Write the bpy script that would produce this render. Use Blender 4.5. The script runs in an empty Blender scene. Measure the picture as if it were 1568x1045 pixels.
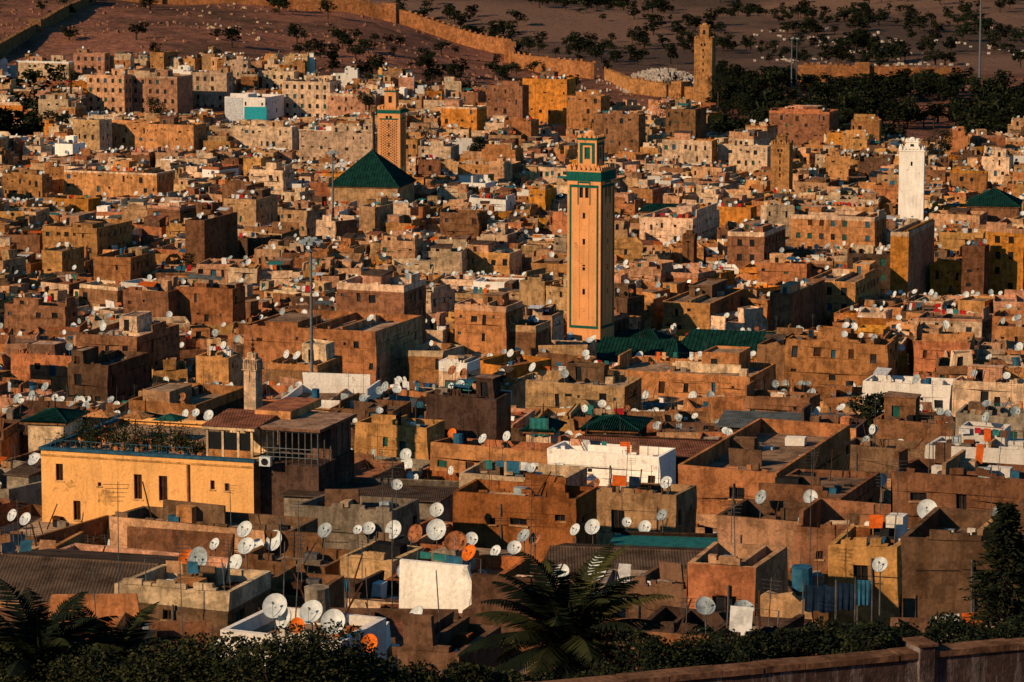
import bpy, math, random
from mathutils import Vector, Matrix, noise
R=random.Random(7)
F=5227.0; TP=772.5/F; P=math.atan(TP); CP,SP=math.cos(P),math.sin(P)
# ---- survey helpers: bearing/declination sightings -> site coordinates (observer at origin, z=0)
def DV(v,y):
    q=(v-522.5)/F
    return y*(TP+q)/(1-q*TP)
def XU(u,v,y):
    q=(v-522.5)/F
    return (u-784)/F*y/(CP-q*SP)
def proj(x,y,z):
    dep=y*CP-z*SP
    return 784+x/dep*F, 522.5-(y*SP+z*CP)/dep*F
# ---------------- materials
MATS={}
def newmat(name,diffuse=False):
    m=bpy.data.materials.new(name); m.use_nodes=True
    n=m.node_tree; n.nodes.clear()
    o=n.nodes.new('ShaderNodeOutputMaterial'); b=n.nodes.new('ShaderNodeBsdfDiffuse' if diffuse else 'ShaderNodeBsdfPrincipled')
    n.links.new(b.outputs[0],o.inputs[0]); MATS[name]=m
    return m,n,b
def N(n,t,**k):
    nd=n.nodes.new(t)
    for a,v in k.items(): setattr(nd,a,v)
    return nd
def noise_n(n,scale,detail=4,rough=.6,vec=None,sc=None):
    t=N(n,'ShaderNodeTexNoise'); t.inputs['Scale'].default_value=scale
    t.inputs['Detail'].default_value=detail; t.inputs['Roughness'].default_value=rough
    if vec is None:
        vec=N(n,'ShaderNodeNewGeometry').outputs['Position']
    if sc:
        mp=N(n,'ShaderNodeMapping'); mp.inputs['Scale'].default_value=sc
        n.links.new(vec,mp.inputs['Vector']); vec=mp.outputs[0]
    n.links.new(vec,t.inputs['Vector']); return t.outputs['Fac']
def ramp(n,fac,stops):
    r=N(n,'ShaderNodeValToRGB'); e=r.color_ramp.elements
    e[0].position=stops[0][0]; e[0].color=(*stops[0][1],1)
    e[1].position=stops[-1][0]; e[1].color=(*stops[-1][1],1)
    for p,c in stops[1:-1]:
        x=e.new(p); x.color=(*c,1)
    n.links.new(fac,r.inputs[0]); return r.outputs[0]
def mix(n,a,b,fac,mode='MIX'):
    m=N(n,'ShaderNodeMix',data_type='RGBA',blend_type=mode)
    for s,v in ((0,fac),(6,a),(7,b)):
        if isinstance(v,(int,float)): m.inputs[s].default_value=v
        elif isinstance(v,tuple): m.inputs[s].default_value=(*v,1)
        else: n.links.new(v,m.inputs[s])
    return m.outputs[2]
def g(v): return (v,v,v)
def wallmat(name,c,c2=None,stain=.55,vary=.35,lo=.46,big_=.8):
    m,n,b=newmat(name,True)
    c2=c2 or tuple(x*.6 for x in c)
    big=noise_n(n,.25,2,.65); patch=noise_n(n,.9,5,.74)
    col=mix(n,c,c2,ramp(n,patch,[(lo,g(0)),(lo+.1,g(1))]))
    col=mix(n,col,ramp(n,big,[(.3,g(.6)),(.62,g(1.12))]),big_,'MULTIPLY')
    if stain>0:
        streak=noise_n(n,1.0,3,.7,sc=(1.8,1.8,.2))
        col=mix(n,col,ramp(n,streak,[(.34,(.38,.35,.32)),(.52,g(1.0))]),stain,'MULTIPLY')
    fine=noise_n(n,6,3,.8)
    col=mix(n,col,ramp(n,fine,[(.3,g(.5)),(.7,g(1.3))]),.65*min(1,big_+.2),'MULTIPLY')
    oi=N(n,'ShaderNodeObjectInfo')
    hs=N(n,'ShaderNodeHueSaturation')
    mr=N(n,'ShaderNodeMapRange'); mr.inputs[3].default_value=1-vary; mr.inputs[4].default_value=1+vary*.7
    n.links.new(oi.outputs['Random'],mr.inputs[0]); n.links.new(mr.outputs[0],hs.inputs['Value'])
    if vary>.1:
        mu=N(n,'ShaderNodeMath',operation='MULTIPLY'); mu.inputs[1].default_value=37.3; n.links.new(oi.outputs['Random'],mu.inputs[0])
        fr=N(n,'ShaderNodeMath',operation='FRACT'); n.links.new(mu.outputs[0],fr.inputs[0])
        m2=N(n,'ShaderNodeMapRange'); m2.inputs[3].default_value=.493; m2.inputs[4].default_value=.511; n.links.new(fr.outputs[0],m2.inputs[0]); n.links.new(m2.outputs[0],hs.inputs['Hue'])
    n.links.new(col,hs.inputs['Color']); n.links.new(hs.outputs[0],b.inputs[0])
    b.inputs['Roughness'].default_value=.4
    bp=N(n,'ShaderNodeBump'); bp.inputs['Strength'].default_value=.45; bp.inputs['Distance'].default_value=.1
    n.links.new(noise_n(n,4,1,.8),bp.inputs['Height']); n.links.new(bp.outputs[0],b.inputs['Normal'])
def plain(name,c,rough=.7,var=.4,scale=2.5,metal=0,spec=.3,diff=True):
    m,n,b=newmat(name,diff)
    f=noise_n(n,scale,3,.7)
    col=mix(n,c,tuple(x*(1-var) for x in c),ramp(n,f,[(.4,g(0)),(.62,g(1))]))
    n.links.new(col,b.inputs[0])
    if not diff: b.inputs['Roughness'].default_value=rough; b.inputs['Specular IOR Level'].default_value=spec
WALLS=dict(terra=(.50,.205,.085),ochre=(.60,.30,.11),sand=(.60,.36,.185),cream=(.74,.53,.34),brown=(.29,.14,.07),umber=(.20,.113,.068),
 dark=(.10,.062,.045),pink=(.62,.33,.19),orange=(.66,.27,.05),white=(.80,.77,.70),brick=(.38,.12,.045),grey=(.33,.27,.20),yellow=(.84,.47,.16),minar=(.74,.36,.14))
for k,c in WALLS.items():
    cl=k in('yellow','minar','white')
    wallmat('plaster_'+k,c,stain=.25 if cl else .55,vary=.06 if k in('yellow','minar') else .3, c2=(.5,.25,.1) if k=='yellow' else None,lo=.60 if cl else .47,big_=.35 if cl else .75)
wallmat('roof_dirt',(.29,.185,.12),(.145,.097,.07),stain=0,vary=.4)
wallmat('roof_light',(.50,.35,.24),(.29,.19,.125),stain=0,vary=.3)
wallmat('roof_red',(.29,.12,.06),(.16,.07,.045),stain=0,vary=.2)
wallmat('rampart',(.44,.19,.07),(.26,.115,.05),stain=.4,vary=.05)
wallmat('grave_lime',(.62,.56,.48),(.4,.33,.27),stain=0,vary=.1)
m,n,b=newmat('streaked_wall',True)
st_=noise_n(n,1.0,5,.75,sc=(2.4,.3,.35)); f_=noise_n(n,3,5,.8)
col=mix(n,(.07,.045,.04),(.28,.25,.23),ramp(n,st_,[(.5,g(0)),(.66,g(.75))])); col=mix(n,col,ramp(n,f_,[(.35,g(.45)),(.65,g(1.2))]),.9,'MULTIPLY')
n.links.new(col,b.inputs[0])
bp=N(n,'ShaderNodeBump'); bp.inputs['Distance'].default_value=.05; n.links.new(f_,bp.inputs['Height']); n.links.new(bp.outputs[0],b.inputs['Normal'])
plain('glass_dark',(.010,.013,.016),.25,.3,spec=.5,diff=False); plain('shutter_wood',(.06,.03,.018)); plain('shutter_green',(.02,.09,.07))
plain('shutter_blue',(.03,.1,.16)); plain('green_tile',(.012,.07,.055),.5,.6,1.5); plain('green_trim',(.012,.11,.085),.5,.4)
plain('dish_white',(.58,.64,.64),.5,.3,4,diff=False); plain('dish_grey',(.33,.40,.42),.6,.5,3,diff=False); plain('dish_rust',(.36,.14,.06),.8,.75,3); plain('dish_orange',(.75,.17,.02),.6,.5,4)
plain('metal',(.10,.10,.10),.5,.5); plain('tarp_blue',(.03,.12,.2)); plain('tarp_teal',(.03,.18,.17)); plain('cloth_red',(.42,.02,.02)); plain('cloth_white',(.6,.62,.62))
plain('cloth_navy',(.012,.025,.05)); plain('tank_black',(.02,.02,.022)); plain('orange_cloth',(.6,.12,.02)); plain('pole_grey',(.13,.15,.16),.5,.3)
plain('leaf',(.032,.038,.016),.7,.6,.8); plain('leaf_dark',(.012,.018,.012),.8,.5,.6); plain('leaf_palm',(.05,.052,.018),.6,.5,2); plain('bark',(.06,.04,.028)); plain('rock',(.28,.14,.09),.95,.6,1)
plain('leaf_pale',(.06,.06,.024),.7,.5,.8); plain('turquoise_sheet',(.03,.36,.42),.6,.3)  # paler leaf tone, mixed in at random
def corr(name,c,sc,axis='X'):
    m,n,b=newmat(name,True)
    tc=N(n,'ShaderNodeTexCoord'); w=N(n,'ShaderNodeTexWave',bands_direction=axis); w.inputs['Scale'].default_value=sc; w.inputs['Distortion'].default_value=.3
    n.links.new(tc.outputs['Object'],w.inputs['Vector'])
    f=noise_n(n,.8,4,.75)
    col=mix(n,c,tuple(x*.4 for x in c),ramp(n,f,[(.4,g(0)),(.65,g(1))]))
    col=mix(n,col,ramp(n,w.outputs['Fac'],[(0,g(.6)),(1,g(1))]),.5,'MULTIPLY')
    bp=N(n,'ShaderNodeBump'); bp.inputs['Strength'].default_value=.4; bp.inputs['Distance'].default_value=.04
    n.links.new(w.outputs['Fac'],bp.inputs['Height']); n.links.new(bp.outputs[0],b.inputs['Normal'])
    n.links.new(col,b.inputs[0])
corr('corrugated_brown',(.125,.085,.06),2.2); corr('roof_tile_green',(.01,.048,.04),1.6); corr('roof_tile_red',(.30,.12,.07),1.6); corr('corrugated_grey',(.14,.16,.155),2.0)
m,n,b=newmat('ground_soil',True)
ge=N(n,'ShaderNodeNewGeometry'); sx=N(n,'ShaderNodeSeparateXYZ'); n.links.new(ge.outputs['Position'],sx.inputs[0])
f1=noise_n(n,.02,6,.65); f2=noise_n(n,.25,6,.75); f3=noise_n(n,.006,4,.6)
near=mix(n,(.31,.135,.085),(.12,.068,.048),ramp(n,f1,[(.42,g(0)),(.6,g(1))]))
near=mix(n,near,ramp(n,f2,[(.3,g(.4)),(.5,g(.9)),(.72,g(1.7))]),.85,'MULTIPLY')
far=mix(n,(.22,.13,.09),(.10,.07,.055),ramp(n,f3,[(.42,g(0)),(.58,g(1))]))
far=mix(n,far,ramp(n,f2,[(.35,g(.7)),(.7,g(1.15))]),.6,'MULTIPLY')
mr=N(n,'ShaderNodeMapRange'); mr.inputs[1].default_value=1470; mr.inputs[2].default_value=1600; n.links.new(sx.outputs[1],mr.inputs[0])
n.links.new(mix(n,near,far,mr.outputs[0]),b.inputs[0])
bp=N(n,'ShaderNodeBump'); bp.inputs['Strength'].default_value=.9; bp.inputs['Distance'].default_value=1.5
n.links.new(f2,bp.inputs['Height']); n.links.new(bp.outputs[0],b.inputs['Normal'])
# ---------------- terrain
YS=[0,60,90,130,200,300,400,570,800,1000,1150,1300,1450,1600,1800,2200,3000,5000,9000]
BASE=[4,23,30,38,50,63,74,90,97,0,0,0,0,0,107,96,50,-100,-300]
US=[-300,0,300,500,770,1000,1250,1568,1900]
VAR={1000:[90,91,91,92,95,96,97,98,98],1150:[83,84,84,85,90,92,96,98,98],1300:[72,73,73,78,89,93,96,97,97],
 1450:[62,64,68.5,72.5,90,101,101,101,101],1600:[70,75,85,92,102,107,108,108,108]}
def gD(x,y):
    y=max(0,min(8999,y)); i=0
    while YS[i+1]<=y: i+=1
    t=(y-YS[i])/(YS[i+1]-YS[i])
    if y<1: u=784
    else: u=784+x/max(y,300)*F
    u=max(US[0],min(US[-1]-.01,u)); j=0
    while US[j+1]<=u: j+=1
    s=(u-US[j])/(US[j+1]-US[j]); s=s*s*(3-2*s)
    def row(k):
        Y=YS[k]
        if Y in VAR: a=VAR[Y]; return a[j]*(1-s)+a[j+1]*s
        return BASE[k]
    d=row(i)*(1-t)+row(i+1)*t
    if y>1080:
        a=min(1,(y-1080)/150)
        d+=a*(noise.noise(Vector((x/60,y/60,0)))*2.2+noise.noise(Vector((x/18,y/18,3)))*.8)
        d-=4.8*math.exp(-((x-57)/15)**2-((y-1275)/28)**2)
    if y>1650: d+=min(1,(y-1650)/500)*noise.noise(Vector((x/230,y/260,7)))*20
    return d
def gz(x,y): return -gD(x,y)
class MB:
    def __init__(s,ox=0,oy=0,oz=0,rot=0):
        s.V=[];s.Fc=[];s.M=[];s.mn=[];s.o=(ox,oy,oz);s.c=math.cos(rot);s.s=math.sin(rot)
    def mi(s,m):
        if m not in s.mn: s.mn.append(m)
        return s.mn.index(m)
    def T(s,p): return (p[0]*s.c-p[1]*s.s, p[0]*s.s+p[1]*s.c, p[2])
    def poly(s,pts,m):
        i=len(s.V)
        for p in pts: s.V.append(s.T(p))
        s.Fc.append(tuple(range(i,i+len(pts)))); s.M.append(s.mi(m))
    def raw(s,verts,faces,m):
        i=len(s.V); s.V+= [s.T(v) for v in verts]; k=s.mi(m)
        for f in faces: s.Fc.append(tuple(a+i for a in f)); s.M.append(k)
    def box(s,x0,x1,y0,y1,z0,z1,m,mt=None,bot=True):
        v=[(x0,y0,z0),(x1,y0,z0),(x1,y1,z0),(x0,y1,z0),(x0,y0,z1),(x1,y0,z1),(x1,y1,z1),(x0,y1,z1)]
        f=[(0,1,5,4),(1,2,6,5),(2,3,7,6),(3,0,4,7)]
        if bot: f.append((3,2,1,0))
        s.raw(v,f,m); s.poly([v[4],v[5],v[6],v[7]],mt or m)
    def cyl(s,p,q,r0,r1,n,m,cap=True):
        p=Vector(p);q=Vector(q);a=(q-p).normalized(); b=a.orthogonal().normalized(); c=a.cross(b)
        v=[];f=[]
        for (o,r) in ((p,r0),(q,r1)):
            for k in range(n):
                t=2*math.pi*k/n; v.append(tuple(o+(b*math.cos(t)+c*math.sin(t))*r))
        for k in range(n): f.append((k,(k+1)%n,n+(k+1)%n,n+k))
        if cap: f.append(tuple(range(n,2*n)))
        s.raw(v,f,m)
    def dome(s,c,r,m,seg=10,rings=4,zs=1):
        v=[];f=[]
        for i in range(rings):
            a=math.pi/2*i/rings
            for k in range(seg):
                t=2*math.pi*k/seg; v.append((c[0]+r*math.cos(a)*math.cos(t),c[1]+r*math.cos(a)*math.sin(t),c[2]+r*zs*math.sin(a)))
        v.append((c[0],c[1],c[2]+r*zs))
        for i in range(rings-1):
            for k in range(seg): f.append((i*seg+k,i*seg+(k+1)%seg,(i+1)*seg+(k+1)%seg,(i+1)*seg+k))
        for k in range(seg): f.append(((rings-1)*seg+k,(rings-1)*seg+(k+1)%seg,len(v)-1))
        s.raw(v,f,m)
    def dish(s,p,r,d,seg,m,pole=1.0):
        d=Vector((d[0]*s.c+d[1]*s.s,-d[0]*s.s+d[1]*s.c,d[2])).normalized()
        b=Vector((0,0,1)).cross(d).normalized(); c=d.cross(b); o=Vector(p)+Vector((0,0,pole+r*.6))
        v=[tuple(o)];f=[]
        R_=[(.5,.07),(.85,.2),(1,.3)] if seg>12 else [(.6,.1),(1,.28)]
        for rr,h in R_:
            for k in range(seg):
                t=2*math.pi*k/seg; v.append(tuple(o+(b*math.cos(t)+c*math.sin(t)*1.06)*r*rr+d*h*r))
        for k in range(seg): f.append((0,1+k,1+(k+1)%seg))
        for j in range(len(R_)-1):
            for k in range(seg): f.append((1+j*seg+k,1+(j+1)*seg+k,1+(j+1)*seg+(k+1)%seg,1+j*seg+(k+1)%seg))
        s.raw(v,f,m)
        if seg>12:
            j=len(R_)-1; s.raw([v[1+j*seg+k] for k in range(seg)]+[tuple(Vector(v[1+j*seg+k])-d*.03) for k in range(seg)],[(k,(k+1)%seg,seg+(k+1)%seg,seg+k) for k in range(seg)],'dish_grey')
        s.cyl(p,(p[0],p[1],o.z-.1*r),.035,.035,4,'metal',False)
        if seg>8:
            foc=o+d*r*.95
            s.cyl(tuple(o-c*r*.95+d*r*.28),tuple(foc),.014,.014,4,'dish_grey',False)
            s.cyl(tuple(foc),tuple(foc-d*.1),.035,.045,6,'dish_grey')
            s.cyl((p[0],p[1],o.z-.1*r),tuple(o),.04,.04,4,'metal',False)
    def obj(s,name,smooth=False,wob=0):
        if wob:
            W=[];ox,oy,oz=s.o; cache={}
            for (x,y,z) in s.V:
                kk=(x,y,z)
                if kk not in cache:
                    q=noise.noise_vector(Vector(((x+ox)*.3,(y+oy)*.3,(z+oz)*.4))); cache[kk]=(x+q.x*wob,y+q.y*wob,z+q.z*wob)
                W.append(cache[kk])
            s.V=W
        me=bpy.data.meshes.new(name); me.from_pydata(s.V,[],s.Fc)
        for k in s.mn: me.materials.append(MATS[k])
        me.polygons.foreach_set('material_index',s.M)
        if smooth: me.polygons.foreach_set('use_smooth',[True]*len(s.M))
        o=bpy.data.objects.new(name,me); o.location=s.o; bpy.context.scene.collection.objects.link(o); return o
def facade(mb,a,b,z0,z1,wins,m,rec=.16,frame=False):
    L=math.hypot(b[0]-a[0],b[1]-a[1]); t=((b[0]-a[0])/L,(b[1]-a[1])/L); nn=(t[1],-t[0])
    def p(x,z,dd=0): return (a[0]+t[0]*x-nn[0]*dd,a[1]+t[1]*x-nn[1]*dd,z)
    wins=[w for w in wins if w[0]>.1 and w[1]<L-.1 and w[2]>z0+.1 and w[3]<z1-.1]
    if not wins: mb.poly([p(0,z0),p(L,z0),p(L,z1),p(0,z1)],m); return
    xs=sorted({0,L}|{w[0] for w in wins}|{w[1] for w in wins}); zs=sorted({z0,z1}|{w[2] for w in wins}|{w[3] for w in wins})
    for j in range(len(zs)-1):
        za,zb=zs[j],zs[j+1]; zc=(za+zb)/2; start=None
        for i in range(len(xs)-1):
            xa,xb=xs[i],xs[i+1]; xc=(xa+xb)/2; W=None
            for w in wins:
                if w[0]<xc<w[1] and w[2]<zc<w[3]: W=w;break
            if W:
                if start is not None: mb.poly([p(start,za),p(xa,za),p(xa,zb),p(start,zb)],m); start=None
                mw=W[4]
                mb.poly([p(xa,za,rec),p(xb,za,rec),p(xb,zb,rec),p(xa,zb,rec)],mw)
                if xa==W[0]: mb.poly([p(xa,za),p(xa,za,rec),p(xa,zb,rec),p(xa,zb)],m)
                if xb==W[1]: mb.poly([p(xb,za,rec),p(xb,za),p(xb,zb),p(xb,zb,rec)],m)
                if za==W[2]: mb.poly([p(xa,za),p(xb,za),p(xb,za,rec),p(xa,za,rec)],m)
                if zb==W[3]: mb.poly([p(xa,zb,rec),p(xb,zb,rec),p(xb,zb),p(xa,zb)],m)
            elif start is None: start=xa
        if start is not None: mb.poly([p(start,za),p(L,za),p(L,zb),p(start,zb)],m)
    if frame:
        for w in wins:
            for (xa,xb,za,zb) in ((w[0],w[0]+.06,w[2],w[3]),(w[1]-.06,w[1],w[2],w[3]),((w[0]+w[1])/2-.03,(w[0]+w[1])/2+.03,w[2],w[3])):
                q=[p(xa,za,rec-.04),p(xb,za,rec-.04),p(xb,zb,rec-.04),p(xa,zb,rec-.04)]; mb.poly(q,'shutter_wood')
            xa,xb,z=w[0]-.08,w[1]+.08,w[2]
            mb.poly([p(xa,z-.08,-.06),p(xb,z-.08,-.06),p(xb,z,-.06),p(xa,z,-.06)],'plaster_sand')
            mb.poly([p(xa,z,-.06),p(xb,z,-.06),p(xb,z,0),p(xa,z,0)],'plaster_sand')
WM=['glass_dark']*7+['shutter_wood','shutter_green','shutter_blue']
def wins_for(L,zb,zt,rng,mode):
    if mode==0: return []
    if mode==2:
        out=[]; pitch=2.6; n=int(L/pitch)
        if n<1: return []
        z=zt-rng.uniform(.15,.8)-1.4; k=0; off=(L-n*pitch)/2+pitch/2
        while z>zb+1 and k<4:
            for i in range(n):
                if rng.random()<.88: x=off+i*pitch; out.append((x-.5,x+.5,z,z+1.4,rng.choice(WM)))
            z-=3.0; k+=1
        return out
    out=[]; z=zt-.2; k=0
    while z>zb+2 and k<4:
        x=rng.uniform(.3,1.3)
        while x<L-.9:
            ww=rng.choice([.35,.5,.6,.8,1.0]); wh=rng.choice([.4,.6,.9,1.2,1.5]) if ww>.4 else .4
            if rng.random()<.68 and x+ww<L-.3:
                zz=z-wh-rng.uniform(0,.6); out.append((x,x+ww,zz,zz+wh,rng.choice(WM)))
            x+=ww+rng.uniform(.6,2.4)
        z-=rng.uniform(2.6,3.1); k+=1
    return out
SAT=(-.42,-.75,.5)
def satdir(rng,j=.25): return (SAT[0]+rng.uniform(-j,j)*1.8,SAT[1]+rng.uniform(-j,j),SAT[2]+rng.uniform(-j,j))
def body(mb,x0,x1,y0,y1,zb,zt,wall,roof,rng,mode,ph,frame=False,band=None,raise_=.0):
    c=[(x0,y0),(x1,y0),(x1,y1),(x0,y1)]; zw=zt-ph-.05 if band else zt
    zr=zt-ph; alt=rng.choice(['plaster_brown','plaster_pink','plaster_sand','plaster_terra','plaster_cream','plaster_ochre'])
    for k,(i,j) in enumerate(((0,1),(1,2),(2,3),(3,0))):
        L=math.hypot(c[j][0]-c[i][0],c[j][1]-c[i][1])
        w=wins_for(L,zb,zr,rng,mode) if k!=2 else []
        if k in(1,3) and mode==2 and rng.random()<.5: w=[]
        wl=alt if (rng.random()<.18 and mode!=2) else wall
        facade(mb,c[i],c[j],zb,zw,w,wl,frame=frame)
        if band: mb.poly([(*c[i],zw),(*c[j],zw),(*c[j],zt),(*c[i],zt)],band)
    t=.22; ci=[(x0+t,y0+t),(x1-t,y0+t),(x1-t,y1-t),(x0+t,y1-t)]; wm=band or wall
    for i in range(4):
        j=(i+1)%4
        mb.poly([(*c[i],zt),(*c[j],zt),(*ci[j],zt),(*ci[i],zt)],wm)
        mb.poly([(*ci[j],zr),(*ci[i],zr),(*ci[i],zt),(*ci[j],zt)],wm)
    mb.poly([(*p,zr) for p in ci],roof)
    if raise_>0:
        for k in range(4):
            if rng.random()<raise_:
                h=rng.uniform(.3,1.5); a=rng.uniform(0,.4); b=rng.uniform(.55,1)
                if k==0: mb.box(x0+(x1-x0)*a+.01,x0+(x1-x0)*b-.01,y0+.005,y0+t,zt,zt+h,wm,bot=False)
                if k==2: mb.box(x0+(x1-x0)*a+.01,x0+(x1-x0)*b-.01,y1-t,y1-.005,zt,zt+h,wm,bot=False)
                if k==1: mb.box(x1-t,x1-.005,y0+t+(y1-y0-2*t)*a,y0+t+(y1-y0-2*t)*b,zt,zt+h,wm,bot=False)
                if k==3: mb.box(x0+.005,x0+t,y0+t+(y1-y0-2*t)*a,y0+t+(y1-y0-2*t)*b,zt,zt+h,wm,bot=False)
def house(cx,cy,w,d,rot,zb,zt,wall,lod,rng,mode=1,name='medina_house',roof=None,clutter=1.0,annex=True,dishes=None,rs=.4,tall=True,wob=.22):
    mb=MB(cx,cy,0,rot); wall='plaster_'+wall; far=cy>330
    roof=roof or rng.choice(['roof_dirt','roof_dirt','roof_light','roof_red']); ph=rng.uniform(.4,1.0)
    band='plaster_'+rng.choice(['white','cream','sand','terra','cream','pink']) if rng.random()<(.24 if far else .08) else None
    body(mb,-w/2,w/2,-d/2,d/2,zb,zt,wall,roof,rng,mode,ph,lod>=3,band,rs)
    zr=zt-ph; used=[]
    na=0
    if annex and w>4: na=(rng.choice([0,1,1,2]) if w<14 else rng.choice([1,2])) if far else rng.choice([0,0,1])
    for q in range(na):
        aw=min(4.5,w*rng.uniform(.25,.5)); ad=d*rng.uniform(.28,.5)
        ax=rng.uniform(-w/2+.25,w/2-.25-aw); ay=rng.choice([-d/2+.25,d/2-.25-ad,d/2-.25-ad])
        if any(ax<u_[1]+.1 and ax+aw>u_[0]-.1 for u_ in used): continue
        ah=rng.uniform(1.4,2.7); m2=rng.choice([wall,wall,wall,'plaster_cream','plaster_umber','plaster_pink','plaster_sand'] if far else [wall,wall,'plaster_umber','plaster_brown','plaster_grey'])
        x0,x1,y0,y1=ax,ax+aw,ay,ay+ad
        dw=[(aw*.25,aw*.25+.75,zr+.15,zr+min(1.75,ah-.3),rng.choice(WM))] if rng.random()<.7 else []
        c=[(x0,y0),(x1,y0),(x1,y1),(x0,y1)]
        for k in range(4): facade(mb,c[k],c[(k+1)%4],zr,zr+ah,dw if k==0 else [],m2)
        q_=rng.random()
        if q_<.25:
            o=.1; mb.box(x0-o,x1+o,y0-o,y1+o,zr+ah,zr+ah+.12,m2,rng.choice(['roof_dirt','roof_light']))
        elif q_<.86:
            t=.14; z1=zr+ah; pp=rng.uniform(.08,.4); ci=[(x0+t,y0+t),(x1-t,y0+t),(x1-t,y1-t),(x0+t,y1-t)]
            for i in range(4):
                j=(i+1)%4; mb.poly([(*c[i],z1),(*c[j],z1),(*ci[j],z1),(*ci[i],z1)],m2); mb.poly([(*ci[j],z1-pp),(*ci[i],z1-pp),(*ci[i],z1),(*ci[j],z1)],m2)
            mb.poly([(*p,z1-pp) for p in ci],rng.choice(['roof_dirt','roof_light']))
        else:
            tt=rng.choice(['corrugated_brown','corrugated_grey','corrugated_brown','roof_tile_red']); o=.2
            mb.raw([(x0-o,y0-o,zr+ah),(x1+o,y0-o,zr+ah),(x1+o,y1+o,zr+ah+.4),(x0-o,y1+o,zr+ah+.4),(x0-o,y0-o,zr+ah-.08),(x1+o,y0-o,zr+ah-.08),(x1+o,y1+o,zr+ah),(x0-o,y1+o,zr+ah)],[(0,1,2,3),(4,5,1,0),(5,6,2,1),(6,7,3,2),(7,4,0,3)],tt)
        used.append((x0,x1,y0,y1))
        if rng.random()<.3: mb.dish(((x0+x1)/2,(y0+y1)/2,zr+ah),rng.uniform(.35,.5),satdir(rng),[8,8,12,20][lod],rng.choice(['dish_white','dish_grey']),.35)
    def spot():
        for _ in range(6):
            x=rng.uniform(-w/2+.7,w/2-.7); y=rng.uniform(-d/2+.7,d/2-.7)
            if not any(u_[0]-.4<x<u_[1]+.4 and u_[2]-.4<y<u_[3]+.4 for u_ in used): return x,y
        return x,y
    for _ in range(rng.choice([0,1,1,2]) if w<14 else 4):
        if rng.random()<.6: x=rng.uniform(-.4,.4)*w; mb.box(x,x+.18,-d/2+.22,d/2-.22,zr,zr+rng.uniform(.4,1.3),rng.choice([wall,'plaster_sand',wall]),bot=False)
        else: yy=rng.uniform(-.3,.3)*d; x=rng.uniform(-.4,0)*w; mb.box(x,x+w*.35,yy,yy+.18,zr,zr+rng.uniform(.4,1.4),rng.choice([wall,'plaster_cream' if far else 'plaster_umber']),bot=False)
    nd=dishes if dishes is not None else rng.choice([0,1,1,2,2,3])
    for _ in range(nd):
        x,y=spot(); mb.dish((x,y,zr),rng.uniform(.36,.54) if far else rng.uniform(.3,.42),satdir(rng),[8,8,12,20][lod],rng.choice(['dish_white','dish_white','dish_white','dish_grey','dish_grey','dish_rust']),rng.uniform(.5,1.1)+.3)
    for _ in range(rng.choice([0,1,1,2])):
        x,y=spot(); hh=rng.uniform(.4,1.2); ww=rng.uniform(.2,.8); mb.box(x-ww,x+ww,y-.4,y+.4,zr,zr+hh,rng.choice(['plaster_white','plaster_cream','plaster_terra','plaster_umber','plaster_grey','tank_black']),bot=False)
    if rng.random()<.10:
        x,y=spot(); mb.cyl((x,y,zr+.3),(x,y,zr+1.4),.42,.42,10,rng.choice(['tank_black','tarp_blue','plaster_grey']))
    if tall and rng.random()<(.12 if cy>250 else .03):
        x,y=spot(); ww=rng.uniform(.7,1.6); h=rng.uniform(1.2,1.9); mm=rng.choice(['tarp_blue','tarp_teal','cloth_white','corrugated_brown','orange_cloth','corrugated_grey'])
        x=max(-w/2+ww,min(w/2-ww,x)); y=max(-d/2+1.2,min(d/2-1.2,y))
        mb.poly([(x-ww,y-1,zr+h),(x+ww,y-1,zr+h-.1),(x+ww,y+1,zr+h+.35),(x-ww,y+1,zr+h+.4)],mm)
        for sx_ in(-ww,ww):
            for sy in(-1,1): mb.cyl((x+sx_*.96,y+sy*.95,zr),(x+sx_*.96,y+sy*.95,zr+h+.1),.03,.03,4,'metal',False)
    if rng.random()<.25:
        y=rng.uniform(-d/2+.6,d/2-.6); x0=-w*.35; x1=w*.35; h=1.5; mb.cyl((x0,y,zr),(x0,y,zr+h),.03,.03,4,'metal'); mb.cyl((x1,y,zr),(x1,y,zr+h),.03,.03,4,'metal')
        mb.cyl((x0,y,zr+h),(x1,y,zr+h),.01,.01,3,'metal'); x=x0+.1
        while x<x1-.8:
            cw=rng.uniform(.4,1.0); ch=rng.uniform(.4,1.1)
            if rng.random()<.7: mb.poly([(x,y-.02,zr+h-ch),(x+cw,y-.04,zr+h-ch*rng.uniform(.9,1.1)),(x+cw,y,zr+h),(x,y,zr+h)],rng.choice(['cloth_white','cloth_red','tarp_blue','cloth_navy','orange_cloth','cloth_white','tarp_teal','plaster_pink','plaster_umber']))
            x+=cw+rng.uniform(.02,.4)
    if lod>=2:
        for _ in range(rng.choice([0,1,1,2])):
            x,y=spot(); h=rng.uniform(2,4.2); mb.cyl((x,y,zr),(x+rng.uniform(-.1,.1),y,zr+h),.025,.018,4,'metal',False)
            if rng.random()<.6:
                for k in range(4): mb.cyl((x-.35+.04*k,y,zr+h-.1-.14*k),(x+.35-.04*k,y,zr+h-.1-.14*k),.012,.012,3,'metal',False)
        for _ in range(rng.choice([5,8,11,15])):
            x,y=spot(); s=rng.uniform(.08,.32); mb.box(x-s,x+s*1.4,y-s,y+s*.6,zr,zr+s*rng.uniform(.6,2.4),rng.choice(['plaster_grey','tank_black','shutter_wood','plaster_white','plaster_brick','tarp_blue','metal','plaster_umber','plaster_umber','dish_grey']),bot=False)
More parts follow.
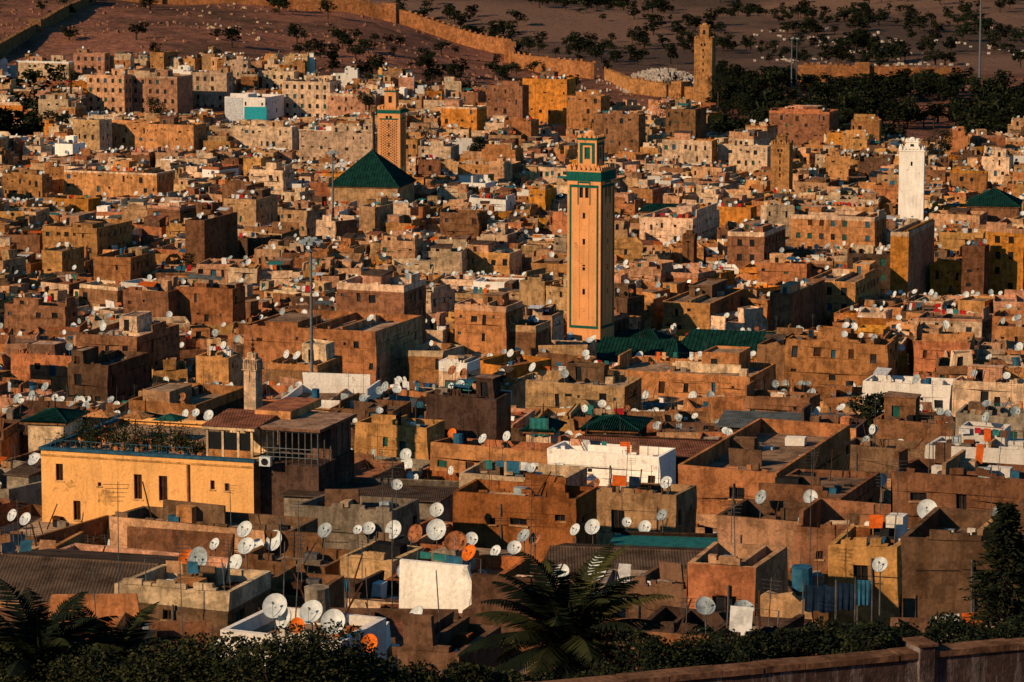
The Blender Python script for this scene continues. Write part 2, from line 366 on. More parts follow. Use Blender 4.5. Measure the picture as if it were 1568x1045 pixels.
        for _ in range(rng.choice([3,5,7,9])):
            x=rng.uniform(-w/2+.3,w/2-.9); mb.box(x,x+rng.uniform(.1,.8),-d/2+.01,-d/2+.21,zt,zt+rng.uniform(.05,.35),band or wall,bot=False)
        for _ in range(rng.choice([0,1,2])):
            x,y=spot(); mb.cyl((x,y,zr),(x+rng.uniform(-1,1),y+.3,zr+rng.uniform(1,2.2)),.04,.04,4,'shutter_wood',False)
    if lod>=3:
        x=rng.uniform(-w*.4,w*.4); mb.cyl((x,-d/2-.06,zb),(x,-d/2-.06,zr),.05,.05,6,'metal')
        for _ in range(2): x=rng.uniform(-w*.4,w*.2); z_=zr-rng.uniform(.2,1.5); mb.cyl((x,-d/2-.03,z_),(x+rng.uniform(1,2.5),-d/2-.03,z_-rng.uniform(-.3,.3)),.014,.014,3,'tank_black')
    return mb.obj(name,wob=wob if cy<850 else 0)
H=[]
FOOT=[]
def reserve(u0,u2,vt,vb,y,foot=None,pad=0):
    H.append((u0-pad,u2+pad,vb,y))
    if foot: FOOT.append(foot)
def place(u0,u1,u2,vt,y,rotd,dmax=22):
    k=y/F; r=math.radians(rotd); a=(u1-u0)*k; b_=(u2-u1)*k
    w=a/math.cos(r); d=b_/abs(math.sin(r)) if abs(rotd)>2 else 8
    d=max(4,min(d,dmax))
    X=XU(u1,vt,y); tx,ty=math.cos(r),math.sin(r)
    bx,by=-math.sin(r),math.cos(r)
    return X-w/2*tx+d/2*bx, y-w/2*ty+d/2*by, w,d,r
def hero(u0,u1,u2,vt,vb,y,wall,mode=1,rotd=-20,name='medina_house',lod=None,**k):
    cx,cy,w,d,r=place(u0,u1,u2,vt,y,rotd)
    zt=-DV(vt,y); zb=min(gz(cx,cy),gz(cx,cy-d/2))-2
    if lod is None: lod=3 if y<260 else 2 if y<520 else 1 if y<850 else 0
    reserve(u0,u2,vt,vb,y,(cx,cy,w,d,r))
    return house(cx,cy,w,d,r,zb,max(zt,zb+3),wall,lod,R,mode,name,rs=.1,annex=y>230,tall=y>300,dishes=R.choice([0,1]) if y<240 else None,**k)
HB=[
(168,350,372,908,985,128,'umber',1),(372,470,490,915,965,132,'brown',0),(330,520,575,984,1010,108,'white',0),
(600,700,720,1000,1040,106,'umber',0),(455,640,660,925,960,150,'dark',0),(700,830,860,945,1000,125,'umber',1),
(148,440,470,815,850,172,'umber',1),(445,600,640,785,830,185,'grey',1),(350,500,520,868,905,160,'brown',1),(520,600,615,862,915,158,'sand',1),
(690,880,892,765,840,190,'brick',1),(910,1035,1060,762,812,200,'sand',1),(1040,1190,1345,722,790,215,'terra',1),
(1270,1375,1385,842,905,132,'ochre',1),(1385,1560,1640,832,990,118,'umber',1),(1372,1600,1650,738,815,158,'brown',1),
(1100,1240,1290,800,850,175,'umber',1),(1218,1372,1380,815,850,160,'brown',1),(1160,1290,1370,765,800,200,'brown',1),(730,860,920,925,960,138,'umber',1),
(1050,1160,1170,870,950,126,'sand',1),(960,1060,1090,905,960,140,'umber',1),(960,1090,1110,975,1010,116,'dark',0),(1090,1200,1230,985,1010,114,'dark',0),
(835,1010,1040,700,745,255,'white',1),(540,655,680,655,712,300,'ochre',1),(650,760,780,610,700,305,'dark',0),(655,850,870,692,722,275,'terra',1),
(1422,1568,1600,690,735,235,'white',1),(1465,1580,1600,640,695,250,'grey',2),(700,860,900,735,770,225,'cream',1),(1290,1420,1440,690,720,250,'umber',0),
(1225,1310,1320,655,690,290,'dark',0),(1340,1460,1465,650,690,300,'brown',1),(1325,1455,1460,590,615,360,'white',1),(1462,1568,1580,590,625,350,'cream',1),
(670,716,735,556,604,360,'cream',1),(785,955,985,592,632,375,'sand',1),(930,1150,1200,578,612,400,'terra',1),(1205,1360,1372,528,600,440,'terra',1),
(1160,1206,1240,530,580,445,'brown',0),(748,785,800,590,620,365,'white',0),(640,720,745,660,690,320,'umber',0),(1140,1240,1260,612,640,340,'brown',1),
(512,618,650,438,505,470,'terra',1),(365,575,642,508,600,430,'terra',1),(110,210,262,517,590,445,'brown',1),(10,110,140,545,600,430,'terra',1),
(265,356,372,443,490,540,'terra',1),(185,258,268,447,482,540,'brown',1),(60,148,190,350,382,700,'ochre',1),(90,240,262,266,300,850,'ochre',1),(0,64,70,268,308,850,'ochre',1),
(282,312,355,338,400,690,'brown',0),(340,392,420,306,345,780,'sand',1),(400,485,520,560,600,400,'brown',0),(140,200,230,395,430,640,'terra',1),
(62,95,120,385,420,650,'ochre',1),(298,350,368,548,600,415,'ochre',1),(190,300,365,620,660,330,'dark',0),(100,165,215,560,625,420,'umber',1),(0,100,110,470,505,540,'brown',1),
(695,775,800,470,525,500,'brown',1),(740,820,845,500,550,500,'brown',1),(1016,1088,1150,465,512,600,'ochre',1),(1235,1309,1366,433,475,620,'ochre',2),(1365,1391,1476,356,455,640,'orange',0),
(1475,1508,1512,378,455,645,'brown',1),(1512,1568,1620,352,455,650,'orange',2),(1115,1170,1212,357,405,690,'brown',2),(1215,1340,1365,333,380,740,'ochre',2),(1160,1235,1245,405,440,660,'terra',1),
(1300,1365,1370,390,430,650,'dark',2),(980,1060,1110,335,365,740,'cream',1),(1070,1150,1160,318,345,790,'orange',1),(1250,1337,1345,318,335,800,'ochre',1),(1180,1215,1280,450,510,600,'brown',0),
(668,780,800,388,425,700,'cream',1),(845,868,880,330,360,760,'terra',0),(1425,1500,1520,330,345,780,'sand',1),
(130,190,200,116,174,1080,'pink',2),(197,271,290,118,176,1080,'pink',2),(290,347,355,112,172,1100,'cream',2),(430,505,520,126,182,1080,'cream',2),(400,450,455,110,135,1130,'cream',2),
(342,406,430,150,188,1070,'white',1),(0,58,62,182,208,1010,'cream',2),(350,447,455,195,228,960,'cream',1),(130,296,312,192,230,960,'ochre',1),(455,575,580,205,250,930,'cream',1),
(800,868,882,122,178,1040,'orange',1),(868,920,935,148,175,1020,'terra',1),(910,978,990,176,232,950,'brown',1),(1015,1090,1100,216,252,900,'orange',1),(500,575,580,145,175,1060,'pink',1),
(675,730,745,165,195,1000,'orange',1),(1020,1065,1085,168,205,980,'brown',1),(110,160,165,82,115,1150,'pink',2),(20,105,110,95,125,1140,'cream',1),(745,800,810,132,170,1020,'brown',1),
(1180,1270,1290,172,190,1010,'brown',1),(1100,1175,1180,225,245,900,'cream',1),(225,300,310,110,130,1140,'white',1),
]
for h in HB: hero(*h)
H+=[(745,985,1045,104),(0,240,1030,98),(240,620,1020,90),(980,1568,1010,100),(1370,1568,985,112),(1500,1568,985,108)]
# ---------------- minarets
def minaret(name,u0,u1,u2,vt,vb,y,wall,trim,lant=.42,lh=.2,dome='cap',bands=True,tiles=None,nwin=4):
    k=y/F; a=(u1-u0)*k; b_=(u2-u1)*k; r=-math.atan2(b_,a); w=math.hypot(a,b_)
    X=XU(u1,vb,y); tx,ty=math.cos(r),math.sin(r); bx,by=-math.sin(r),math.cos(r)
    cx,cy=X-w/2*tx+w/2*bx,y-w/2*ty+w/2*by
    zt=-DV(vt,y); zb=gz(cx,cy)-1; zv=-DV(vb,y); h=zt-zv
    mb=MB(cx,cy,0,r); W='plaster_'+wall
    reserve(u0,u2,vt,vb,y,(cx,cy,w,w,r),4)
    hw=w/2; c=[(-hw,-hw),(hw,-hw),(hw,hw),(-hw,hw)]
    wn=[]
    if nwin>1:
        for q in((.36,.47),(.53,.64)): wn.append((w*q[0],w*q[1],zv+h*.84,zv+h*.90,'glass_dark'))
    for f_ in (.72,.57,.42,.28)[:nwin]: wn.append((w*.46,w*.54,zv+h*f_,zv+h*f_+1.0,'glass_dark'))
    for s in range(4): 
        facade(mb,c[s],c[(s+1)%4],zb,zt,wn if s!=2 else [],W,rec=.3)
    ang=mb.c,mb.s
    for s in range(4):
        th=r+s*math.pi/2; mb.c,mb.s=math.cos(th),math.sin(th)
        e=hw
        def st(x0,x1,z0,z1,m,pr=.07): mb.box(x0,x1,-e-pr,-e+.0,z0,z1,m)
        if bands:
            st(-hw*.86,-hw*.76,zv+h*.10,zt-h*.10,trim); st(hw*.76,hw*.86,zv+h*.10,zt-h*.10,trim)
            st(-hw*.86,hw*.86,zt-h*.10,zt-h*.085,trim,.072); st(-hw*.86,hw*.86,zv+h*.085,zv+h*.10,trim,.072)
            st(-hw*.38,hw*.38,zv+h*.925,zv+h*.935,trim); st(-hw*.38,-hw*.33,zv+h*.80,zv+h*.925,trim); st(hw*.33,hw*.38,zv+h*.80,zv+h*.925,trim)
            st(-hw*.30,-hw*.25,zv+h*.14,zv+h*.78,W,.05); st(hw*.25,hw*.30,zv+h*.14,zv+h*.78,W,.05)
            for q in range(5): st(-hw*.25,hw*.25,zv+h*(.2+.12*q),zv+h*(.2+.12*q)+.14,W,.052)
        if tiles:
            z0,z1=zv+h*.12,zt-h*.16; st(-hw*.8,hw*.8,z1,z1+.35,trim,.08)
            nn=9
            for i in range(nn):
                for j in range(18):
                    xx=-hw*.68+i*hw*1.36/(nn-1); zz=z0+j*(z1-z0)/18+(0 if i%2 else (z1-z0)/36); q=.2
                    mb.raw([(xx-q,-e-.06,zz),(xx,-e-.06,zz-q*1.3),(xx+q,-e-.06,zz),(xx,-e-.06,zz+q*1.3)],[(0,1,2,3)],tiles)
        st(-hw-.12,hw+.12,zt-h*.062 if bands or tiles else zt-h*.03,zt-h*.01,trim if bands or tiles else W,.14)
        nm=7
        for i in range(nm):
            x=-hw+(i+.5)*w/nm; q=w/nm*.32
            mb.box(x-q,x+q,-hw-.1,-hw+.25,zt,zt+.5,W); mb.box(x-q*.5,x+q*.5,-hw-.05,-hw+.2,zt+.5,zt+.8,W)
    mb.c,mb.s=ang
    mb.poly([(-hw,-hw,zt-.02),(hw,-hw,zt-.02),(hw,hw,zt-.02),(-hw,hw,zt-.02)],'roof_light')
    lw=w*lant/2; H2=h*lh; cl=[(-lw,-lw),(lw,-lw),(lw,lw),(-lw,lw)]
    for s in range(4): facade(mb,cl[s],cl[(s+1)%4],zt-.02,zt+H2,[(lw*.7,lw*1.3,zt+H2*.35,zt+H2*.75,'green_trim' if bands else 'glass_dark')],W,rec=.2)
    mb.box(-lw-.15,lw+.15,-lw-.15,lw+.15,zt+H2,zt+H2+.35,trim if bands or tiles else W)
    for s in range(4):
        th=r+s*math.pi/2; mb.c,mb.s=math.cos(th),math.sin(th)
        if bands:
            mb.box(-lw*.8,lw*.8,-lw-.06,-lw,zt+H2*.82,zt+H2*.9,trim); mb.box(-lw*.8,-lw*.5,-lw-.06,-lw,zt+H2*.2,zt+H2*.82,trim); mb.box(lw*.5,lw*.8,-lw-.06,-lw,zt+H2*.2,zt+H2*.82,trim)
        for i in range(4):
            x=-lw+(i+.5)*lw/2; mb.box(x-lw*.15,x+lw*.15,-lw-.1,-lw+.15,zt+H2+.35,zt+H2+.75,W)
    mb.c,mb.s=ang
    zc=zt+H2+.35
    if dome=='cap': mb.dome((0,0,zc),lw*.7,W,10,4,1.0); zc+=lw*.7
    elif dome=='round': mb.dome((0,0,zc),lw*.6,W,12,5,.9); zc+=lw*.5
    mb.cyl((0,0,zc-.1),(0,0,zc+1.7),.05,.03,5,'metal')
    for i,rr in enumerate((.2,.15,.11)):
        z=zc+.3+i*.45; mb.cyl((0,0,z),(0,0,z+rr),rr*.4,rr,6,'shutter_wood'); mb.cyl((0,0,z+rr),(0,0,z+2*rr),rr,rr*.3,6,'shutter_wood')
    return mb.obj(name)
minaret('tall_minaret',868,919,942,262,527,570,'minar','green_trim',.56,.17,'cap')
minaret('lattice_minaret',578,613,621,168,268,850,'minar','green_trim',.5,.26,'cap',bands=False,tiles='plaster_brown')
minaret('white_minaret',1376,1414,1420,230,318,800,'white','plaster_white',.5,.12,'round',bands=False,nwin=1)
minaret('square_minaret',1180,1208,1216,222,292,850,'ochre','plaster_ochre',.45,.12,'cap',bands=False)
minaret('hill_minaret',1063,1090,1097,60,130,1190,'ochre','plaster_ochre',.5,.25,'cap',bands=False)
minaret('little_minaret',373,392,401,566,640,290,'cream','plaster_cream',.5,.14,'cap',bands=False,nwin=1)
minaret('stub_minaret',1045,1062,1068,365,410,700,'brown','plaster_brown',.5,.12,'cap',bands=False)
def pyramid(mb,x0,x1,y0,y1,z0,z1,m,ridge=0):
    cx=(x0+x1)/2; cy=(y0+y1)/2
    a=(cx-ridge,cy,z1); b=(cx+ridge,cy,z1)
    c=[(x0,y0,z0),(x1,y0,z0),(x1,y1,z0),(x0,y1,z0)]
    if ridge: mb.raw(c+[a,b],[(0,1,5,4),(1,2,5),(2,3,4,5),(3,0,4)],m)
    else: mb.raw(c+[a],[(0,1,4),(1,2,4),(2,3,4),(3,0,4)],m)
    n=26
    for i in range(1,n):
        t=i/n; x=x0+(x1-x0)*t; tt=min(t,1-t)*2
        s=min(1,min(x-x0,x1-x)/max(.01,(x1-x0)/2-ridge)) if ridge else tt
        mb.cyl((x,y0,z0+.04),(x,y0+(cy-y0)*s,z0+(z1-z0)*s+.04),.07,.07,4,m,False)
    for s0,s1 in ((c[0],a),(c[1],b),(c[2],b),(c[3],a)): mb.cyl(s0,s1,.11,.11,5,'green_tile',False)
def mosque_hall(u0,u1,vt,ve,y,dep,rotd=-12,wall='sand',ridge=0,name='mosque_hall'):
    k=y/F; w=(u1-u0)*k; X=XU((u0+u1)/2,ve,y); r=math.radians(rotd)
    mb=MB(X,y+dep/2,0,r); ze=-DV(ve,y); zt=-DV(vt,y+dep/2); zb=gz(X,y)-2
    for a,b in (((-w/2,-dep/2),(w/2,-dep/2)),((w/2,-dep/2),(w/2,dep/2)),((w/2,dep/2),(-w/2,dep/2)),((-w/2,dep/2),(-w/2,-dep/2))): facade(mb,a,b,zb,ze,[],'plaster_'+wall)
    mb.box(-w/2-.3,w/2+.3,-dep/2-.3,dep/2+.3,ze,ze+.25,'plaster_brown')
    pyramid(mb,-w/2-.5,w/2+.5,-dep/2-.5,dep/2+.5,ze+.25,zt,'roof_tile_green',ridge)
    mb.cyl((0,0,zt-.2),(0,0,zt+1.2),.1,.04,6,'shutter_wood')
    reserve(u0,u1,vt,ve+6,y,(X,y+dep/2,w,dep,r))
    return mb.obj(name)
mosque_hall(514,622,230,288,820,17)
mosque_hall(912,1052,518,560,545,12,-14,'brown',6); mosque_hall(1045,1212,506,545,552,12,-14,'brown',7); mosque_hall(945,1020,505,528,572,8,-14,'brown',2)
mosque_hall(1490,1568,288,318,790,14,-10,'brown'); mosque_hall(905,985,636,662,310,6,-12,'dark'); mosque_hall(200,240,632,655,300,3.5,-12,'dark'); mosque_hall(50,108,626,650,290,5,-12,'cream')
mosque_hall(812,852,638,664,305,4,-12,'cream'); mosque_hall(985,1072,312,326,790,10,-10,'sand',4)
def shed(u0,u1,v_ridge,v_eave,y,dep,wall,mat,rotd=-15,name='corrugated_shed',gable=True):
    k=y/F; w=(u1-u0)*k; r=math.radians(rotd); X=XU((u0+u1)/2,v_eave,y)
    mb=MB(X,y+dep/2,0,r); ze=-DV(v_eave,y); zr=-DV(v_ridge,y+(dep/2 if gable else dep)); zb=gz(X,y)-2
    for a,b in (((-w/2,-dep/2),(w/2,-dep/2)),((w/2,dep/2),(-w/2,dep/2))): facade(mb,a,b,zb,ze-.07,[],'plaster_'+wall)
    o=.35; t=.06
    if gable:
        for s in(-1,1): mb.poly([(s*w/2,-dep/2,zb),(s*w/2,dep/2,zb),(s*w/2,dep/2,ze-.07),(s*w/2,0,zr-.1),(s*w/2,-dep/2,ze-.07)],'plaster_'+wall)
        for dz in(0,-t):
            mb.poly([(-w/2-o,-dep/2-o,ze+dz),(w/2+o,-dep/2-o,ze+dz),(w/2+o,0,zr+dz),(-w/2-o,0,zr+dz)],mat)
            mb.poly([(-w/2-o,0,zr+dz),(w/2+o,0,zr+dz),(w/2+o,dep/2+o,ze+dz),(-w/2-o,dep/2+o,ze+dz)],mat)
        mb.cyl((-w/2-o,0,zr),(w/2+o,0,zr),.08,.08,6,mat)
    else:
        for s in(-1,1): mb.poly([(s*w/2,-dep/2,zb),(s*w/2,dep/2,zb),(s*w/2,dep/2,zr-.1),(s*w/2,-dep/2,ze-.1)],'plaster_'+wall)
        mb.poly([(w/2,dep/2,ze),(-w/2,dep/2,ze),(-w/2,dep/2,zr-.08),(w/2,dep/2,zr-.08)],'plaster_'+wall)
        for dz in(0,-t): mb.poly([(-w/2-o,-dep/2-o,ze+dz),(w/2+o,-dep/2-o,ze+dz),(w/2+o,dep/2+o,zr+dz),(-w/2-o,dep/2+o,zr+dz)],mat)
        mb.poly([(-w/2-o,-dep/2-o,ze-t),(w/2+o,-dep/2-o,ze-t),(w/2+o,-dep/2-o,ze),(-w/2-o,-dep/2-o,ze)],mat)
    reserve(u0,u1,v_ridge,v_eave+4,y,(X,y+dep/2,w,dep,r))
    return mb.obj(name)
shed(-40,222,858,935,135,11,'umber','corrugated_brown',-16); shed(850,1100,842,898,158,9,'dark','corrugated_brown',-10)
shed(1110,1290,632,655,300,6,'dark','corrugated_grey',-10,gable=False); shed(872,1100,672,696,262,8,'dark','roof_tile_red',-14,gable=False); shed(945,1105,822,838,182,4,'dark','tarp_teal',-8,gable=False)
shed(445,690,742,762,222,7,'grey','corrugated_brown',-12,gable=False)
def yellow():
    y=225; cx,cy,w,d,r=place(42,388,520,708,y,-18,13)
    zt=-DV(708,y); zb=gz(cx,cy)-3; mb=MB(cx,cy,0,r); W='plaster_yellow'
    x0,x1,y0,y1=-w/2,w/2,-d/2,d/2
    k=y/F/math.cos(r)
    def X(u): return (u-42)*k
    wn=[]
    for uc,vc,ww,hh in ((72,742,12,26),(201,757,13,38),(242,757,14,38),(322,747,7,14),(345,749,7,12),(138,757,6,6),(100,800,12,30),(330,800,12,24)):
        z=-DV(vc,y); wn.append((X(uc)-ww*k/2,X(uc)+ww*k/2,z-hh*k/2,z+hh*k/2,'shutter_wood'))
    facade(mb,(x0,y0),(x1,y0),zb,zt-.02,wn,W,rec=.2,frame=True)
    sw=[(2,2.7,zt-3,zt-1.9,'glass_dark'),(6,6.7,zt-3,zt-1.9,'glass_dark')]
    facade(mb,(x1,y0),(x1,y1),zb,zt-.02,sw,'plaster_brown'); facade(mb,(x1,y1),(x0,y1),zb,zt-.02,[],W); facade(mb,(x0,y1),(x0,y0),zb,zt-.02,[],W)  # right face brown instead of yellow: its shade is put into the colour
    mb.box(x0-.12,x1+.12,y0-.12,y0+.3,zt-.02,zt+.18,'shutter_blue'); mb.box(x1-.3,x1+.12,y0+.3,y1+.1,zt-.02,zt+.18,W)
    mb.box(x0-.12,x0+.25,y0+.3,y1+.1,zt-.02,zt+.18,'shutter_blue'); mb.box(x0+.25,x1-.3,y1-.3,y1+.1,zt-.02,zt+.18,W)
    mb.box(x0-.05,x1+.05,y0-.07,y0,zt-.42,zt-.3,'plaster_ochre')
    mb.poly([(x0,y0,zt-.3),(x1,y0,zt-.3),(x1,y1,zt-.3),(x0,y1,zt-.3)],'roof_dirt')
    xx=X(283)-w/2; mb.cyl((xx,y0-.08,zb),(xx,y0-.08,zt-.4),.09,.09,8,'plaster_brown')
    for (uc,vc,s) in ((150,778,1.1),(325,790,.9),(90,760,.5)):
        px,pz=X(uc)-w/2,-DV(vc,y); pts=[]
        for q in range(40):
            a=q/40*6.283; rr=s*(.6+.5*noise.noise(Vector((math.cos(a)*1.4,math.sin(a)*1.4,uc)))+.25*noise.noise(Vector((math.cos(a)*6,math.sin(a)*6,uc)))); pts.append((px+math.cos(a)*rr,y0-.012,pz+math.sin(a)*rr*.8))
        mb.poly(pts,'plaster_ochre')
    for i in range(30):
        x=x0+.3+i*(w*.72)/30; mb.cyl((x,y0+.1,zt+.18),(x,y0+.1,zt+.7),.02,.02,4,'shutter_blue',False)
    mb.cyl((x0+.3,y0+.1,zt+.7),(x0+w*.72,y0+.1,zt+.7),.025,.025,4,'shutter_blue')
    for i in range(44):
        x=R.uniform(x0+.8,x0+w*.78); yy=R.uniform(y0+.7,y0+5); h=R.uniform(.5,2.2)
        mb.cyl((x,yy,zt-.3),(x,yy,zt+.15),.16,.22,8,R.choice(['plaster_terra','shutter_blue']))
        fl=R.choice(['leaf','leaf_pale','leaf','orange_cloth','leaf'])
        for q in range(90):
            p=Vector((x+R.gauss(0,.22),yy+R.gauss(0,.22),zt+.15+abs(R.gauss(0,.4))*h)); a=Vector((R.gauss(0,1),R.gauss(0,1),R.gauss(0,1))).normalized()*.1; b2=a.orthogonal().normalized()*.05
            mb.poly([tuple(p-a),tuple(p+b2),tuple(p+a),tuple(p-b2)],fl if q%5==0 else 'leaf')
    for i in range(3):
        x=x0+2+i*2.6; yy=y0+5.5; mb.cyl((x,yy,zt-.3),(x,yy,zt+1.7),.03,.03,5,'metal'); mb.raw([(x-1,yy-1,zt+1.6),(x+1,yy-1,zt+1.6),(x+1,yy+1,zt+1.6),(x-1,yy+1,zt+1.6),(x,yy,zt+2.0)],[(0,1,4),(1,2,4),(2,3,4),(3,0,4)],R.choice(['plaster_terra','tarp_blue','shutter_green']))
    px0=x0+w*.765; px1=px0+3.4; 
    def pav(a0,a1,b0,b1,hh,roofm):
        zf=zt-.3
        for xa in (a0,(a0*2+a1)/3,(a0+2*a1)/3,a1-.16):
            for ya in(b0,b1-.16): mb.box(xa,xa+.16,ya,ya+.16,zf,zf+hh,'plaster_cream')
        mb.box(a0+.02,a1-.02,b0+.03,b0+.1,zf,zf+.9,'plaster_terra'); mb.box(a0+.03,a0+.1,b0+.2,b1-.2,zf,zf+.9,'plaster_terra')
        mb.box(a0+.02,a1-.02,b1-.12,b1-.02,zf,zf+hh,'plaster_cream')
        mb.poly([(a0+.16,b0+.08,zf+.9),(a1-.16,b0+.08,zf+.9),(a1-.16,b0+.08,zf+hh-.2),(a0+.16,b0+.08,zf+hh-.2)],'glass_dark')
        mb.box(a0-.2,a1+.2,b0-.2,b1+.2,zf+hh,zf+hh+.22,'plaster_cream'); 
        mb.raw([(a0-.3,b0-.3,zf+hh+.22),(a1+.3,b0-.3,zf+hh+.22),(a1+.3,b1+.3,zf+hh+.6),(a0-.3,b1+.3,zf+hh+.6),(a1+.3,b1+.3,zf+hh+.22),(a0-.3,b1+.3,zf+hh+.22)],[(0,1,2,3),(1,4,2),(0,3,5),(5,3,2,4)],roofm)
    pav(px0,px1,y0+.6,y0+5,2.3,'roof_tile_red')
    reserve(42,520,640,850,y,(cx,cy,w,d,r)); mb.obj('yellow_riad')
    mb=MB(cx,cy,0,r); ax0=px1+.3; ax1=x1+4.2; b0=y0+1.2; b1=y0+8; zf=zt-.3
    mb.box(x1+.02,ax1,b0,b1,zb,zf+.0,'plaster_dark'); 
    n=9
    for i in range(n+1):
        x=ax0+(ax1-ax0-.08)*i/n; mb.box(x,x+.07,b0,b0+.07,zf+.002,zf+2.3,'metal')
    for i in range(6): 
        yy=b0+(b1-b0)*i/6+.1; mb.box(ax1-.08,ax1-.01,yy,yy+.07,zf+.002,zf+2.3,'metal')
    for z in (.5,.8,1.1,2.25): mb.box(ax0,ax1,b0-.02,b0+.03,zf+z,zf+z+.05,'pole_grey')
    mb.box(ax0-.1,ax1+.2,b0-.2,b1,zf+2.35,zf+2.55,'plaster_umber','roof_dirt')
    mb.box(ax0+.1,ax1-.2,b0+3,b1-.1,zf+.002,zf+2.34,'plaster_umber')
    mb.box(ax0+.3,ax0+1.1,b0-1.0,b0-.6,zf+.02,zf+.65,'dish_white'); mb.cyl((ax0+.7,b0-1.01,zf+.33),(ax0+.7,b0-1.04,zf+.33),.24,.24,14,'tank_black')
    mb.box(ax0-1.6,ax0+1.0,b0+3,b1+2,zf+2.552,zf+3.1,'plaster_ochre','roof_red')
    mb.obj('terrace_pavilion')
yellow()
def wall_obj(name,pts,thick,m):
    P3=[Vector((XU(u,v,y),y,-DV(v,y))) for u,v,y in pts]; c=P3[0]
    mb=MB(c.x,c.y,0,0); n=len(P3); f=[(p.x-c.x,p.y-c.y,p.z) for p in P3]; bk=[(a+thick*.2,b+thick,z) for a,b,z in f]
    mb.raw(f+bk,[tuple(range(n)),tuple(range(2*n-1,n-1,-1))]+[(i,n+i,n+(i+1)%n,(i+1)%n) for i in range(n)],m)
    return mb.obj(name)
wall_obj('white_gable_wall',[(610,990,141),(612,858,141),(715,868,139.5),(722,890,139.4),(778,930,138),(782,990,138)],.3,'plaster_white'); H.append((600,785,925,139))
wall_obj('ruined_wall',[(1165,1040,121),(1163,915,121),(1175,908,120.8),(1190,913,120.6),(1212,910,120.3),(1225,922,120.2),(1240,920,120),(1246,965,119.8),(1230,970,120),(1215,985,120.3),(1215,1040,120.3)],.4,'plaster_sand'); H.append((1160,1250,975,119))
def yD(v,D): q=(v-522.5)/F; return D*(1-q*TP)/(TP+q)
def parapet():
    D=19.2; mb=MB(0,0,0,0)
    ya=yD(1055,D); yb=yD(985,D)
    A=Vector((XU(800,1055,ya),ya,0)); B=Vector((XU(1568,985,yb),yb,0)); t=(B-A).normalized(); A=A-t*4; B=B+t*4; n_=Vector((-t.y,t.x,0)); L=(B-A).length
    zt=-D
    def seg(a,b,o0,o1,z0,z1,m):
        p=[A+t*a+n_*o0,A+t*b+n_*o0,A+t*b+n_*o1,A+t*a+n_*o1]
        mb.raw([(q.x,q.y,z0) for q in p]+[(q.x,q.y,z1) for q in p],[(0,1,5,4),(1,2,6,5),(2,3,7,6),(3,0,4,7),(4,5,6,7)],m)
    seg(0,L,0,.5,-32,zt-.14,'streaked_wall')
    q=-.05
    while q<L: 
        e=min(L+.05,q+R.uniform(.9,1.6)); j=R.uniform(-.02,.02); seg(q,e-.02,-.08+j,.58,zt-.14,zt+j,'plaster_umber'); q=e
    kk=(Vector((XU(1415,998,yD(998,D)),yD(998,D),0))-A).dot(t)
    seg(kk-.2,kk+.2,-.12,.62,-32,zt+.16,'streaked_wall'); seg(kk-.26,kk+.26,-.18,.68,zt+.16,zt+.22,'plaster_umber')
    mb.obj('terrace_parapet_wall')
parapet()
def city_wall(path,h,m,name,step=2.2,thick=2.0):
    mb=MB(0,0,0,0); pts=[]
    for i in range(len(path)-1):
        (u0,y0),(u1,y1)=path[i],path[i+1]; n=max(2,int(abs(u1-u0)*y0/F/step))
        for k in range(n): 
            t=k/n; y=y0+(y1-y0)*t; u=u0+(u1-u0)*t; pts.append(((u-784)/F*y*1.0,y))
    z=[gz(*p) for p in pts]; zs=[sum(z[max(0,i-4):i+5])/len(z[max(0,i-4):i+5])+h+(.5*noise.noise(Vector((i*.13,0,0)))) for i in range(len(z))]
    for i in range(len(pts)-1):
        a,b=Vector((*pts[i],0)),Vector((*pts[i+1],0)); d=(b-a).normalized(); q=Vector((d.y,-d.x,0))
        if q.y>0: q=-q
        o=-q*thick
        def V(p,z): return (p.x,p.y,z)
        mb.poly([V(a,z[i]-3),V(b,z[i+1]-3),V(b,zs[i+1]),V(a,zs[i])],m); mb.poly([V(a,zs[i]),V(b,zs[i+1]),V(b+o,zs[i+1]),V(a+o,zs[i])],m)
        mb.poly([V(a+o,z[i]-3),V(b+o,z[i+1]-3),V(b+o,zs[i+1]),V(a+o,zs[i])],m)
        if R.random()<.8:
            c=a+d*.5; e=a+d*1.7; 
            v=[V(p,w) for w in (zs[i]-.1,zs[i]+R.uniform(.5,1.0)) for p in (c,e,e-q*.5,c-q*.5)]
            mb.raw(v,[(0,1,5,4),(1,2,6,5),(2,3,7,6),(3,0,4,7),(4,5,6,7)],m)
        if i%22==11:
            w=2.6; v=[V(p,zz) for zz in (z[i]-3,zs[i]+1.6) for p in (a-d*w+q*1.6,a+d*w+q*1.6,a+d*w-q*3,a-d*w-q*3)]
            mb.raw(v,[(0,1,5,4),(1,2,6,5),(2,3,7,6),(3,0,4,7),(4,5,6,7)],m)
    return mb.obj(name)
city_wall([(150,1440),(300,1440),(480,1445),(600,1450),(700,1440),(775,1420),(782,1330),(905,1300),(915,1300)],6.0,'rampart','city_rampart')
city_wall([(925,1290),(960,1240),(1060,1215),(1145,1205)],5,'plaster_ochre','city_rampart')
city_wall([(-60,1180),(5,1230),(60,1290),(120,1370),(160,1440)],4.5,'plaster_brown','city_rampart')
city_wall([(1220,1330),(1320,1330),(1400,1330),(1480,1335)],8.5,'rampart','city_rampart')
reserve(940,1150,0,118,1240)
